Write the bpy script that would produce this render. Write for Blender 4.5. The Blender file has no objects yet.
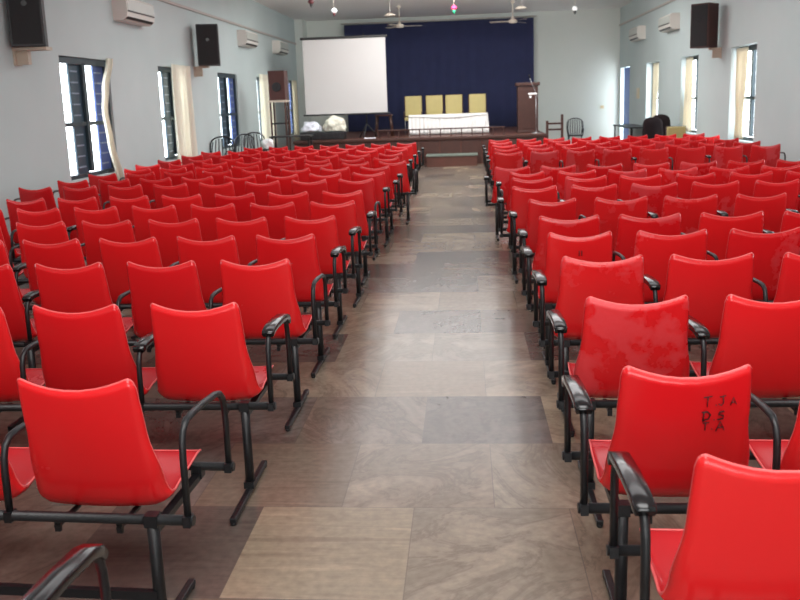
import bpy, bmesh, math, random
from mathutils import Vector, Matrix, noise

random.seed(7)
SC = bpy.context.scene
COL = SC.collection
PI = math.pi

# ------------------------------------------------------------------ camera
FPX, CX, CY, CAMH = 820.0, 400.0, 250.0, 1.75
ROLL, VX, VY = 0.034, 463.7, 99.2
_d = Vector((VX - CX, CY - VY, FPX)).normalized()
_h = Vector((math.cos(ROLL), math.sin(ROLL), 0))
_u = _d.cross(_h).normalized()
if _u.y < 0: _u = -_u
_x = _d.cross(_u)
if _x.x < 0: _x = -_x
R3 = Matrix((_x, _d, _u))                       # camera (right, up, forward) -> world
cam_data = bpy.data.cameras.new('camera')
cam = bpy.data.objects.new('camera', cam_data); COL.objects.link(cam)
r_, u_, f_ = R3.col[0], R3.col[1], R3.col[2]
m = Matrix((( r_[0], u_[0], -f_[0], 0), (r_[1], u_[1], -f_[1], 0), (r_[2], u_[2], -f_[2], CAMH), (0, 0, 0, 1)))
cam.matrix_world = m
cam_data.sensor_width = 36.0
cam_data.lens = FPX / 800.0 * 36.0
cam_data.shift_y = (CY - 300.0) / 800.0
cam_data.clip_end = 200
cam_data.dof.use_dof = True
cam_data.dof.focus_distance = 3.9
cam_data.dof.aperture_fstop = 5.0
SC.camera = cam

def ray(px, py):
    return R3 @ Vector((px - CX, CY - py, FPX))
def at_y(px, py, y):
    v = ray(px, py); return v * (y / v.y) + Vector((0, 0, CAMH))
def at_x(px, py, x):
    v = ray(px, py); return v * (x / v.x) + Vector((0, 0, CAMH))

# ------------------------------------------------------------------ world, lights, exposure
w = bpy.data.worlds.new('sky'); SC.world = w; w.use_nodes = True
bg = w.node_tree.nodes['Background']
bg.inputs['Color'].default_value = (0.88, 0.95, 1.0, 1)
bg.inputs['Strength'].default_value = 7.5
vs = SC.view_settings
vs.view_transform = 'Standard'; vs.look = 'None'; vs.gamma = 1.0; vs.use_curve_mapping = False
vs.exposure = 0.40
SC.cycles.use_denoising = True
SC.cycles.max_bounces = 8
SC.cycles.diffuse_bounces = 5
SC.cycles.sample_clamp_indirect = 8

def area(name, loc, size, power, color=(1, 1, 1), rot=(0, 0, 0), portal=False):
    l = bpy.data.lights.new(name, 'AREA'); l.shape = 'RECTANGLE'
    l.size, l.size_y = size; l.energy = power; l.color = color
    o = bpy.data.objects.new(name, l); COL.objects.link(o)
    o.location = loc; o.rotation_euler = rot
    if portal: l.cycles.is_portal = True
    return o
area('ceiling_bounce_light', (0.2, 0.6, 4.45), (3.6, 4.0), 220, (1.0, 0.99, 0.98))
area('rear_fill_light', (0.2, -4.7, 2.3), (5.0, 2.6), 190, (1.0, 1.0, 1.0), rot=(math.radians(84), 0, 0))  # added fill behind the camera for the chair backs; front wall is closed
for yy, pw in ((7.5, 90), (14.0, 170), (20.0, 260)):
    area('ceiling_fill_light', (0.0, yy, 4.45), (7.0, 3.0), pw, (0.97, 0.99, 1.0))  # added fill areas along the ceiling to even out the hall, no fixtures

area('stage_fill_light', (0.0, 20.2, 4.1), (5.0, 0.4), 115, (1.0, 0.99, 0.96), rot=(math.radians(103), 0, 0))  # added fill out of view, brightens back wall and ceiling over the stage

# ------------------------------------------------------------------ helpers
def tag(o, label=None, cat=None, group=None, kind=None):
    if label: o['label'] = label
    if cat: o['category'] = cat
    if group: o['group'] = group
    if kind: o['kind'] = kind
    return o
def empty(name, loc=(0, 0, 0), rz=0.0):
    o = bpy.data.objects.new(name, None); COL.objects.link(o)
    o.empty_display_size = 0.1
    o.location = loc; o.rotation_euler = (0, 0, rz)
    return o
def copy_tree(o, parent=None):
    c = o.copy(); COL.objects.link(c)
    if parent is not None: c.parent = parent
    for ch in list(o.children): copy_tree(ch, c)
    return c

class MB:
    """collects shapes; build() links them as one mesh object"""
    def __init__(s): s.bm = bmesh.new(); s.mi = 0
    def _faces(s, fs, smooth):
        for f in fs: f.smooth = smooth; f.material_index = s.mi
    def box(s, c, size, rot=None, bevel=0.0, seg=2):
        r = bmesh.ops.create_cube(s.bm, size=1.0); vs_ = r['verts']
        for v in vs_: v.co = Vector((v.co.x * size[0], v.co.y * size[1], v.co.z * size[2]))
        fs = set(f for v in vs_ for f in v.link_faces)
        if bevel > 0:
            es = list(set(e for v in vs_ for e in v.link_edges))
            rr = bmesh.ops.bevel(s.bm, geom=es, offset=bevel, segments=seg, affect='EDGES', profile=0.5)
            vs_ = list(set(v for f in rr['faces'] for v in f.verts) | set(v for v in vs_ if v.is_valid))
            fs = set(f for v in vs_ for f in v.link_faces)
        M = Matrix.Translation(Vector(c))
        if rot is not None: M = M @ (rot.to_4x4() if isinstance(rot, Matrix) else Matrix.Rotation(rot, 4, 'Z'))
        for v in vs_: v.co = M @ v.co
        s._faces(fs, bevel > 0 and False)
        return s
    def sweep(s, pts, prof, up=Vector((0, 0, 1)), closed=False, caps=True, smooth=True, scales=None):
        """prof: list of (a,b) offsets in the section frame"""
        pts = [Vector(p) for p in pts]; n = len(pts); rings = []
        T0 = None
        for i, p in enumerate(pts):
            if closed: a, b = pts[i - 1], pts[(i + 1) % n]
            else: a, b = pts[max(i - 1, 0)], pts[min(i + 1, n - 1)]
            t = (b - a).normalized()
            if T0 is None:
                sd = t.cross(up)
                if sd.length < 1e-3: sd = t.cross(Vector((0, 1, 0)))
                if sd.length < 1e-3: sd = t.cross(Vector((1, 0, 0)))
                sd.normalize()
            else:
                q = T0.rotation_difference(t); sd = (q @ sd); sd = (sd - t * sd.dot(t)).normalized()
            nn = sd.cross(t).normalized(); T0 = t
            k = scales[i] if scales else 1.0
            rings.append([s.bm.verts.new(p + sd * (x * k) + nn * (y * k)) for x, y in prof])
        fs = []; m_ = len(prof)
        rng = range(n) if closed else range(n - 1)
        for i in rng:
            A, B = rings[i], rings[(i + 1) % n]
            for j in range(m_):
                fs.append(s.bm.faces.new((A[j], A[(j + 1) % m_], B[(j + 1) % m_], B[j])))
        s._faces(fs, smooth)
        if caps and not closed:
            cf = [s.bm.faces.new(list(reversed(rings[0]))), s.bm.faces.new(rings[-1])]
            s._faces(cf, False)
        return s
    def tube(s, pts, r, seg=8, closed=False, scales=None):
        prof = [(r * math.cos(2 * PI * k / seg), r * math.sin(2 * PI * k / seg)) for k in range(seg)]
        return s.sweep(pts, prof, closed=closed, scales=scales)
    def lathe(s, prof, c=(0, 0, 0), seg=20, axis=None):
        c = Vector(c); rings = []
        for r, z in prof:
            ring = []
            for k in range(seg):
                a = 2 * PI * k / seg
                v = Vector((r * math.cos(a), r * math.sin(a), z))
                if axis is not None: v = axis @ v
                ring.append(s.bm.verts.new(c + v))
            rings.append(ring)
        fs = []
        for A, B in zip(rings, rings[1:]):
            for j in range(seg): fs.append(s.bm.faces.new((A[j], A[(j + 1) % seg], B[(j + 1) % seg], B[j])))
        s._faces(fs, True)
        cf = [s.bm.faces.new(list(reversed(rings[0]))), s.bm.faces.new(rings[-1])]
        s._faces(cf, False)
        return s
    def grid(s, fn, nu, nv, thick=0.0, smooth=True, wrap=False):
        """fn(i/nu, j/nv) -> point"""
        V = [[s.bm.verts.new(fn(i / nu, j / nv)) for j in range(nv + 1)] for i in range(nu + 1)]
        fs = [s.bm.faces.new((V[i][j], V[i + 1][j], V[i + 1][j + 1], V[i][j + 1])) for i in range(nu) for j in range(nv)]
        s._faces(fs, smooth)
        if thick:
            bmesh.ops.recalc_face_normals(s.bm, faces=fs)
            r = bmesh.ops.solidify(s.bm, geom=fs, thickness=thick)
            for g in r['geom']:
                if isinstance(g, bmesh.types.BMFace): g.smooth = smooth; g.material_index = s.mi
        return V
    def mesh(s, name, mats):
        bmesh.ops.recalc_face_normals(s.bm, faces=s.bm.faces[:])
        me = bpy.data.meshes.new(name); s.bm.to_mesh(me); s.bm.free()
        for mt in (mats if isinstance(mats, (list, tuple)) else [mats]): me.materials.append(mt)
        return me
    def build(s, name, mats, parent=None, loc=None):
        o = bpy.data.objects.new(name, s.mesh(name, mats)); COL.objects.link(o)
        if parent is not None: o.parent = parent
        if loc is not None: o.location = loc
        return o

def catmull(pts, n):
    P = [Vector(p) for p in pts]; out = []
    P = [P[0] * 2 - P[1]] + P + [P[-1] * 2 - P[-2]]
    for i in range(1, len(P) - 2):
        for k in range(n):
            t = k / n; a, b, c, d = P[i - 1], P[i], P[i + 1], P[i + 2]
            out.append(0.5 * (2 * b + (c - a) * t + (2 * a - 5 * b + 4 * c - d) * t * t + (3 * b - a - 3 * c + d) * t ** 3))
    out.append(P[-2]); return out

# ------------------------------------------------------------------ materials
def mat(name, col, rough=0.5, metal=0.0, spec=0.5, coat=0.0, noise=0.0, nscale=8.0, bump=0.0, bscale=60.0, trans=0.0, sheen=0.0):
    m_ = bpy.data.materials.new(name); m_.use_nodes = True
    nt = m_.node_tree; b = nt.nodes['Principled BSDF']
    b.inputs['Base Color'].default_value = (*col, 1); b.inputs['Roughness'].default_value = rough
    b.inputs['Metallic'].default_value = metal; b.inputs['Specular IOR Level'].default_value = spec
    b.inputs['Coat Weight'].default_value = coat; b.inputs['Coat Roughness'].default_value = 0.08
    if trans: b.inputs['Transmission Weight'].default_value = trans
    if sheen: b.inputs['Sheen Weight'].default_value = sheen
    tc = nt.nodes.new('ShaderNodeTexCoord')
    if noise:
        n = nt.nodes.new('ShaderNodeTexNoise'); n.inputs['Scale'].default_value = nscale; n.inputs['Detail'].default_value = 5
        nt.links.new(tc.outputs['Object'], n.inputs['Vector'])
        mx = nt.nodes.new('ShaderNodeMix'); mx.data_type = 'RGBA'
        mx.inputs['A'].default_value = (*[c * (1 - noise) for c in col], 1)
        mx.inputs['B'].default_value = (*[min(1, c * (1 + noise)) for c in col], 1)
        nt.links.new(n.outputs['Fac'], mx.inputs['Factor']); nt.links.new(mx.outputs['Result'], b.inputs['Base Color'])
    if bump:
        n2 = nt.nodes.new('ShaderNodeTexNoise'); n2.inputs['Scale'].default_value = bscale
        nt.links.new(tc.outputs['Object'], n2.inputs['Vector'])
        bp = nt.nodes.new('ShaderNodeBump'); bp.inputs['Strength'].default_value = bump; bp.inputs['Distance'].default_value = 0.01
        nt.links.new(n2.outputs['Fac'], bp.inputs['Height']); nt.links.new(bp.outputs['Normal'], b.inputs['Normal'])
    return m_

def N(nt, t, **kw):
    n = nt.nodes.new(t)
    for k, v in kw.items(): setattr(n, k, v)
    return n
def math_node(nt, op, a, b=None, c=None):
    n = N(nt, 'ShaderNodeMath', operation=op)
    for i, v in enumerate((a, b, c)):
        if v is None: continue
        if isinstance(v, (int, float)): n.inputs[i].default_value = v
        else: nt.links.new(v, n.inputs[i])
    return n.outputs[0]
def mixc(nt, fac, a, b, blend='MIX'):
    n = N(nt, 'ShaderNodeMix', data_type='RGBA', blend_type=blend)
    for s_, v in (('Factor', fac), ('A', a), ('B', b)):
        if isinstance(v, (int, float)): n.inputs[s_].default_value = v
        elif isinstance(v, tuple): n.inputs[s_].default_value = (*v, 1)
        else: nt.links.new(v, n.inputs[s_])
    return n.outputs['Result']
def ramp(nt, fac, stops):
    n = N(nt, 'ShaderNodeValToRGB'); e = n.color_ramp.elements
    while len(e) < len(stops): e.new(0.5)
    for el, (p, c) in zip(e, stops): el.position = p; el.color = (*c, 1)
    nt.links.new(fac, n.inputs['Fac']); return n.outputs['Color']

def red_plastic(name, patch_lo, k=1.0):
    m_ = bpy.data.materials.new(name); m_.use_nodes = True; nt = m_.node_tree; b = nt.nodes['Principled BSDF']
    tc = N(nt, 'ShaderNodeTexCoord'); oi = N(nt, 'ShaderNodeObjectInfo')
    off = N(nt, 'ShaderNodeVectorMath', operation='ADD')
    sc = N(nt, 'ShaderNodeVectorMath', operation='SCALE'); nt.links.new(oi.outputs['Location'], sc.inputs[0]); sc.inputs['Scale'].default_value = 3.7
    nt.links.new(tc.outputs['Object'], off.inputs[0]); nt.links.new(sc.outputs[0], off.inputs[1])
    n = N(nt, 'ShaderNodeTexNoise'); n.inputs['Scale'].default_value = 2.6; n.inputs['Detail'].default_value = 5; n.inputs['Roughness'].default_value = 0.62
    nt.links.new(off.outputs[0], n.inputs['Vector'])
    worn_glare = math_node(nt, 'SMOOTHSTEP' if False else 'SUBTRACT', n.outputs['Fac'], patch_lo)
    worn_glare = math_node(nt, 'MULTIPLY', worn_glare, 30.0); worn_glare.node.use_clamp = True
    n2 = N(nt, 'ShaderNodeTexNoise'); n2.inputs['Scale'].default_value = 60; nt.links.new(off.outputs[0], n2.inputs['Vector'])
    worn_glare2 = math_node(nt, 'MULTIPLY', worn_glare, math_node(nt, 'MULTIPLY_ADD', n2.outputs['Fac'], 0.10, 0.045))
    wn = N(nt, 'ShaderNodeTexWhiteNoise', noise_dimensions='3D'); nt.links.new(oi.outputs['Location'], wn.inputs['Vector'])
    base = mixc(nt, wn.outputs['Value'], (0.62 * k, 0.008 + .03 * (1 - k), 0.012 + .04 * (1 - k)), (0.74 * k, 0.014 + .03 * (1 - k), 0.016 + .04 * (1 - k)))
    colr = mixc(nt, worn_glare2, base, (0.80, 0.26, 0.30))  # pink patches: worn plastic mixed with painted-in wall and window reflections
    nt.links.new(colr, b.inputs['Base Color'])
    b.inputs['Roughness'].default_value = 0.32
    nt.links.new(math_node(nt, 'MULTIPLY_ADD', worn_glare, 0.2, 0.27), b.inputs['Roughness'])
    b.inputs['Specular IOR Level'].default_value = 0.5
    b.inputs['Coat Weight'].default_value = 0.15; b.inputs['Coat Roughness'].default_value = 0.12
    return m_
M = {}
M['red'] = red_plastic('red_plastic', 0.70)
M['red_worn_glare'] = red_plastic('red_plastic_worn_glare', 0.55)  # right block backs: more wear and painted window reflection
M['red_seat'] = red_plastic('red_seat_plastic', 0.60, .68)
M['rim'] = mat('worn_rim', (0.72, 0.11, 0.11), 0.35, noise=0.25, nscale=20)
M['black'] = mat('black_painted_steel', (0.006, 0.0065, 0.008), 0.42, spec=0.5, noise=0.6, nscale=25, bump=0.12, bscale=90)
M['pad'] = mat('black_gloss_plastic', (0.006, 0.006, 0.007), 0.2, coat=0.2)
M['ink'] = mat('black_ink', (0.03, 0.005, 0.006), 0.6)
M['white_cloth'] = mat('white_cloth', (0.82, 0.82, 0.80), 0.85, noise=0.05)
M['screen'] = mat('projection_fabric', (0.56, 0.545, 0.535), 0.8, noise=0.02, nscale=1.5)
M['navy'] = mat('navy_curtain_fabric', (0.020, 0.026, 0.085), 0.85, noise=0.15, nscale=3, sheen=0.1)
M['wood'] = mat('dark_wood', (0.055, 0.019, 0.013), 0.42, noise=0.35, nscale=7)
M['woodlight'] = mat('stage_wood', (0.105, 0.038, 0.026), 0.5, noise=0.3, nscale=5)
M['tread'] = mat('stone_tread', (0.16, 0.19, 0.16), 0.5, noise=0.3, nscale=9)
M['cream'] = mat('cream_upholstery', (0.52, 0.44, 0.19), 0.75, noise=0.08)
M['curtain'] = mat('cream_curtain', (0.74, 0.69, 0.55), 0.9, noise=0.06)
M['curtain_white'] = mat('white_curtain', (0.85, 0.82, 0.70), 0.9, noise=0.04)
M['frame'] = mat('window_frame_paint', (0.025, 0.045, 0.055), 0.45)
M['blue'] = mat('blue_grille_paint', (0.055, 0.095, 0.27), 0.45)
M['shutter'] = mat('dark_teal_shutter', (0.03, 0.06, 0.085), 0.4)
M['rung'] = mat('pale_rung_paint', (0.25, 0.30, 0.38), 0.4)
M['bluedoor'] = mat('blue_door_paint', (0.06, 0.15, 0.55), 0.45, noise=0.1)
M['ac'] = mat('white_ac_plastic', (0.68, 0.66, 0.61), 0.45)
M['acgrey'] = mat('grey_ac_front', (0.48, 0.50, 0.46), 0.4)
M['dark'] = mat('dark_slot', (0.02, 0.02, 0.02), 0.5)
M['spk'] = mat('speaker_cloth', (0.010, 0.010, 0.011), 0.75, noise=0.3, nscale=40)
M['spkside'] = mat('speaker_cabinet', (0.016, 0.015, 0.017), 0.45)
M['spkbrown'] = mat('brown_speaker_cabinet', (0.055, 0.016, 0.012), 0.5, noise=0.2)
M['bracket'] = mat('beige_bracket', (0.50, 0.42, 0.33), 0.5)
M['grey'] = mat('grey_metal', (0.32, 0.32, 0.33), 0.35, metal=0.7)
M['fan'] = mat('fan_paint', (0.62, 0.55, 0.47), 0.4)
M['plasticbag'] = mat('white_plastic_bag', (0.80, 0.82, 0.90), 0.3, noise=0.05)
M['creambag'] = mat('cream_bundle', (0.76, 0.74, 0.62), 0.7, noise=0.1)
M['darkcloth'] = mat('dark_brown_cloth', (0.011, 0.006, 0.007), 0.85, noise=0.4, nscale=9, spec=0.15)
M['pipe'] = mat('conduit', (0.45, 0.41, 0.38), 0.5)
M['switch'] = mat('switch_plate', (0.62, 0.52, 0.33), 0.4)
M['pink'] = mat('pink_foil', (0.6, 0.03, 0.12), 0.2, metal=0.4)
M['redcap'] = mat('maroon_cap', (0.10, 0.02, 0.025), 0.3)
M['whiteball'] = mat('white_ball', (0.85, 0.85, 0.85), 0.25)
M['rubber'] = mat('black_rubber', (0.012, 0.012, 0.012), 0.7)
for _k in ('curtain', 'curtain_white'):
    _n = M[_k].node_tree; _o = _n.nodes['Material Output']; _p = _n.nodes['Principled BSDF']
    _t = N(_n, 'ShaderNodeBsdfTranslucent'); _t.inputs['Color'].default_value = (0.88, 0.84, 0.72, 1) if _k == 'curtain' else (0.90, 0.88, 0.78, 1)
    _m = N(_n, 'ShaderNodeMixShader'); _m.inputs[0].default_value = 0.30
    _n.links.new(_p.outputs[0], _m.inputs[1]); _n.links.new(_t.outputs[0], _m.inputs[2]); _n.links.new(_m.outputs[0], _o.inputs[0])
g = bpy.data.materials.new('window_glass'); g.use_nodes = True
_nt = g.node_tree; _nt.nodes.remove(_nt.nodes['Principled BSDF'])
_tr = N(_nt, 'ShaderNodeBsdfTransparent'); _gl = N(_nt, 'ShaderNodeBsdfGlossy'); _gl.inputs['Roughness'].default_value = 0.02
_mx = N(_nt, 'ShaderNodeMixShader'); _mx.inputs[0].default_value = 0.06
_nt.links.new(_tr.outputs[0], _mx.inputs[1]); _nt.links.new(_gl.outputs[0], _mx.inputs[2]); _nt.links.new(_mx.outputs[0], _nt.nodes['Material Output'].inputs[0])
M['glass'] = g

def plaster(name, a, b_, scale):
    m_ = bpy.data.materials.new(name); m_.use_nodes = True; nt = m_.node_tree; b = nt.nodes['Principled BSDF']
    ge = N(nt, 'ShaderNodeNewGeometry')
    n = N(nt, 'ShaderNodeTexNoise'); n.inputs['Scale'].default_value = scale; n.inputs['Detail'].default_value = 6
    nt.links.new(ge.outputs['Position'], n.inputs['Vector'])
    nt.links.new(ramp(nt, n.outputs['Fac'], [(0.3, a), (0.7, b_)]), b.inputs['Base Color'])
    b.inputs['Roughness'].default_value = 0.75; b.inputs['Specular IOR Level'].default_value = 0.25
    return m_
M['wall'] = plaster('wall_paint', (0.49, 0.57, 0.565), (0.54, 0.615, 0.61), 0.7)
M['backwall'] = plaster('back_wall_paint', (0.64, 0.69, 0.65), (0.70, 0.74, 0.70), 0.6)
M['ceiling'] = plaster('ceiling_paint', (0.88, 0.86, 0.84), (0.92, 0.90, 0.88), 0.5)

def floor_material():
    m_ = bpy.data.materials.new('stone_slab_floor'); m_.use_nodes = True; nt = m_.node_tree; b = nt.nodes['Principled BSDF']
    ge = N(nt, 'ShaderNodeNewGeometry'); sp = N(nt, 'ShaderNodeSeparateXYZ'); nt.links.new(ge.outputs['Position'], sp.inputs[0])
    X, Y = sp.outputs['X'], sp.outputs['Y']
    TD, TW = 0.682, 0.67
    v = math_node(nt, 'DIVIDE', math_node(nt, 'SUBTRACT', Y, 3.32 - TD * 20), TD)
    row = math_node(nt, 'FLOOR', v); fv = math_node(nt, 'FRACT', v)
    par = math_node(nt, 'MODULO', row, 2.0)
    u = math_node(nt, 'DIVIDE', math_node(nt, 'ADD', math_node(nt, 'SUBTRACT', X, 0.10 - TW * 30), math_node(nt, 'MULTIPLY', par, 0.35)), TW)
    colm = math_node(nt, 'FLOOR', u); fu = math_node(nt, 'FRACT', u)
    cv = N(nt, 'ShaderNodeCombineXYZ'); nt.links.new(row, cv.inputs[0]); nt.links.new(colm, cv.inputs[1])
    wn = N(nt, 'ShaderNodeTexWhiteNoise', noise_dimensions='3D'); nt.links.new(cv.outputs[0], wn.inputs['Vector'])
    # per-slab vein direction and position
    sepc = N(nt, 'ShaderNodeSeparateColor'); nt.links.new(wn.outputs['Color'], sepc.inputs[0])
    r1, r2, r3 = sepc.outputs[0], sepc.outputs[1], sepc.outputs[2]
    s30 = N(nt, 'ShaderNodeVectorMath', operation='SCALE'); nt.links.new(wn.outputs['Color'], s30.inputs[0]); s30.inputs['Scale'].default_value = 30
    def slab_noise(stretch, scale, rough, dist, angle):
        rot = N(nt, 'ShaderNodeVectorRotate', rotation_type='Z_AXIS'); nt.links.new(ge.outputs['Position'], rot.inputs['Vector']); nt.links.new(angle, rot.inputs['Angle'])
        mp = N(nt, 'ShaderNodeVectorMath', operation='MULTIPLY'); nt.links.new(rot.outputs[0], mp.inputs[0]); mp.inputs[1].default_value = stretch
        ad = N(nt, 'ShaderNodeVectorMath', operation='ADD'); nt.links.new(mp.outputs[0], ad.inputs[0]); nt.links.new(s30.outputs[0], ad.inputs[1])
        q = N(nt, 'ShaderNodeTexNoise'); q.inputs['Scale'].default_value = scale; q.inputs['Detail'].default_value = 7; q.inputs['Roughness'].default_value = rough; q.inputs['Distortion'].default_value = dist
        nt.links.new(ad.outputs[0], q.inputs['Vector']); return q
    n = slab_noise((1.0, 1.9, 1), 1.7, 0.64, 1.0, math_node(nt, 'MULTIPLY', r2, 6.0))
    nb = slab_noise((0.35, 5.0, 1), 2.6, 0.6, 0.25, math_node(nt, 'MULTIPLY', math_node(nt, 'GREATER_THAN', r2, 0.97), 1.5708))
    nf = N(nt, 'ShaderNodeTexNoise'); nf.inputs['Scale'].default_value = 26; nf.inputs['Detail'].default_value = 6
    nt.links.new(ge.outputs['Position'], nf.inputs['Vector'])
    tone = ramp(nt, r1, [(0.0, (0.090, 0.075, 0.067)), (0.25, (0.140, 0.110, 0.088)), (0.5, (0.250, 0.193, 0.138)), (0.75, (0.112, 0.094, 0.084)), (1.0, (0.285, 0.228, 0.162))])
    vein = ramp(nt, n.outputs['Fac'], [(0.28, (0.66, 0.65, 0.65)), (0.44, (0.98, 0.97, 0.96)), (0.475, (0.74, 0.72, 0.72)), (0.51, (1.02, 1.0, 1.0)), (0.70, (1.45, 1.45, 1.46))])
    band = ramp(nt, nb.outputs['Fac'], [(0.32, (0.74, 0.71, 0.70)), (0.46, (1.0, 0.98, 0.96)), (0.56, (0.88, 0.86, 0.85)), (0.70, (1.2, 1.18, 1.15))])
    pick = math_node(nt, 'GREATER_THAN', r3, 0.72)
    c1 = mixc(nt, 1.0, tone, mixc(nt, pick, vein, band), 'MULTIPLY')
    fine = ramp(nt, nf.outputs['Fac'], [(0.3, (0.85, 0.85, 0.85)), (0.7, (1.12, 1.12, 1.12))])
    c2 = mixc(nt, 1.0, c1, fine, 'MULTIPLY')
    # joints
    ju = math_node(nt, 'MULTIPLY', math_node(nt, 'MINIMUM', fu, math_node(nt, 'SUBTRACT', 1.0, fu)), TW)
    jv = math_node(nt, 'MULTIPLY', math_node(nt, 'MINIMUM', fv, math_node(nt, 'SUBTRACT', 1.0, fv)), TD)
    j = math_node(nt, 'LESS_THAN', math_node(nt, 'MINIMUM', ju, jv), 0.0022)
    c3 = mixc(nt, math_node(nt, 'MULTIPLY', j, 0.6), c2, (0.09, 0.075, 0.065))
    nt.links.new(c3, b.inputs['Base Color'])
    b.inputs['Roughness'].default_value = 0.25; b.inputs['Specular IOR Level'].default_value = 0.5
    return m_
M['floor'] = floor_material()

# ------------------------------------------------------------------ room shell
XL, XR, YB, YF, ZC, TH = -5.65, 5.30, 29.0, -5.0, 4.58, 0.26
def struct(o): o['kind'] = 'structure'; return o
b = MB(); b.box(((XL + XR) / 2, (YB + YF) / 2, -0.1), (XR - XL + 2 * TH, YB - YF + 2 * TH, 0.2)); struct(b.build('floor', M['floor']))
b = MB(); b.box(((XL + XR) / 2, (YB + YF) / 2, ZC + 0.1), (XR - XL + 2 * TH, YB - YF + 2 * TH, 0.2)); struct(b.build('ceiling', M['ceiling']))
WZ0, WZ1 = 0.78, 2.55
LEFT_WIN = [(5.4, 7.0, WZ0, WZ1), (11.40, 13.05, WZ0, WZ1), (15.20, 16.85, WZ0, WZ1), (18.95, 20.6, WZ0, WZ1), (22.6, 24.45, WZ0, WZ1), (26.2, 27.7, WZ0, WZ1)]
RIGHT_WIN = [(6.0, 7.5, WZ0, WZ1), (11.0, 12.4, WZ0, WZ1), (15.68, 17.15, WZ0, WZ1 + .03), (19.45, 20.95, WZ0, WZ1 + .03), (23.25, 24.8, WZ0, WZ1 + .05), (27.25, 28.8, 0.0, WZ1 + .06)]
def side_wall(name, x0, x1, wins):
    b = MB(); xm, dx = (x0 + x1) / 2, abs(x1 - x0); y = YF
    for (a, c, z0, z1) in sorted(wins):
        b.box((xm, (y + a) / 2, ZC / 2), (dx, a - y, ZC))
        if z0 > 0: b.box((xm, (a + c) / 2, z0 / 2), (dx, c - a, z0))
        b.box((xm, (a + c) / 2, (z1 + ZC) / 2), (dx, c - a, ZC - z1))
        y = c
    b.box((xm, (y + YB) / 2, ZC / 2), (dx, YB - y, ZC))
    return struct(b.build(name, M['wall']))
side_wall('wall_left', XL - TH, XL, LEFT_WIN)
side_wall('wall_right', XR, XR + TH, RIGHT_WIN)
b = MB(); b.box(((XL + XR) / 2, YB + TH / 2, ZC / 2), (XR - XL + 2 * TH, TH, ZC)); struct(b.build('wall_back', M['backwall']))
b = MB(); b.box(((XL + XR) / 2, YF - TH / 2, ZC / 2), (XR - XL + 2 * TH, TH, ZC)); struct(b.build('wall_front', M['wall']))
# ceiling beams and wall conduits
b = MB(); b.box((XL + 0.02, (YF + YB) / 2, 3.78), (0.04, YB - YF, 0.05)); struct(b.build('trim_1', M['pipe']))
b = MB(); b.box((XR - 0.02, (YF + YB) / 2, 4.02), (0.04, YB - YF, 0.05)); struct(b.build('trim_2', M['pipe']))
b = MB(); b.box((XL + 0.14, 28.62, ZC / 2), (0.28, 0.76, ZC)); struct(b.build('trim_3', M['backwall']))

def window(n, side, a, c, z0, z1):
    """steel framed two-light window with a transom; left ones carry louvred shutter leaves with rungs"""
    s = -1 if side == 'left' else 1
    xin = XL if s < 0 else XR
    xf = xin + s * (0.09 if side == 'left' else 0.20)        # frame plane
    d = 0.10 if side == 'left' else 0.06
    fm = MB(); t = 0.07
    ym, zm = (a + c) / 2, (z0 + z1) / 2
    fm.box((xf, a + t / 2, zm), (d, t, z1 - z0)); fm.box((xf, c - t / 2, zm), (d, t, z1 - z0))
    fm.box((xf, ym, z1 - 0.05), (d, c - a - 2 * t, 0.10)); fm.box((xf, ym, z0 + 0.03), (d, c - a - 2 * t, 0.06))
    fm.box((xf, ym, zm), (d, 0.10, z1 - z0 - 0.16))
    zt = z0 + (z1 - z0) * 0.45
    lights = ((a + t, ym - .05), (ym + .05, c - t))
    for y0, y1 in lights: fm.box((xf, (y0 + y1) / 2, zt), (d * 0.8, y1 - y0, 0.06))
    o = struct(fm.build('window_%d' % n, M['frame']))
    if side == 'left':
        for q, (y0, y1) in enumerate(lights):
            gm = MB(); ys = y0 + (y1 - y0) * .50; xs = xf - .01
            for za, zb in ((z0 + .06, zt - .03), (zt + .03, z1 - .10)):
                gm.box((xs, (ys + y1) / 2, (za + zb) / 2), (0.03, y1 - ys, zb - za))
                k = za + .10
                while k < zb - .05:
                    gm.mi = 1; gm.box((xs + .022, ys + (y1 - ys) * .38, k), (0.02, (y1 - ys) * .60, 0.022)); k += 0.16; gm.mi = 0
            struct(gm.build('shutter', [M['shutter'] if q == 0 else M['blue'], M['rung']], o))
    else:
        gm = MB(); xg = xf + .06; z = z0 + .14
        while z < z1 - .1: gm.box((xg, ym, z), (0.014, c - a - .1, 0.014)); z += .20
        struct(gm.build('grille', M['blue'], o))
    pm = MB()
    for y0, y1 in lights:
        if side == 'left': y1 = y0 + (y1 - y0) * .5
        pm.box((xf, (y0 + y1) / 2, (z0 + .06 + zt - .03) / 2), (0.006, y1 - y0, zt - .03 - z0 - .06))
        pm.box((xf, (y0 + y1) / 2, (z1 - .1 + zt + .03) / 2), (0.006, y1 - y0, z1 - .1 - zt - .03))
    struct(pm.build('window_pane', M['glass'], o))
    area('window_portal', (xin + s * (TH + 0.02), ym, zm), (c - a, z1 - z0), 1, rot=(0, PI / 2 * s, 0), portal=True)
    return o
wn_ = 0
for (a, c, z0, z1) in LEFT_WIN: wn_ += 1; window(wn_, 'left', a, c, z0, z1)
for (a, c, z0, z1) in RIGHT_WIN[:-1]: wn_ += 1; window(wn_, 'right', a, c, z0, z1)
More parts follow.
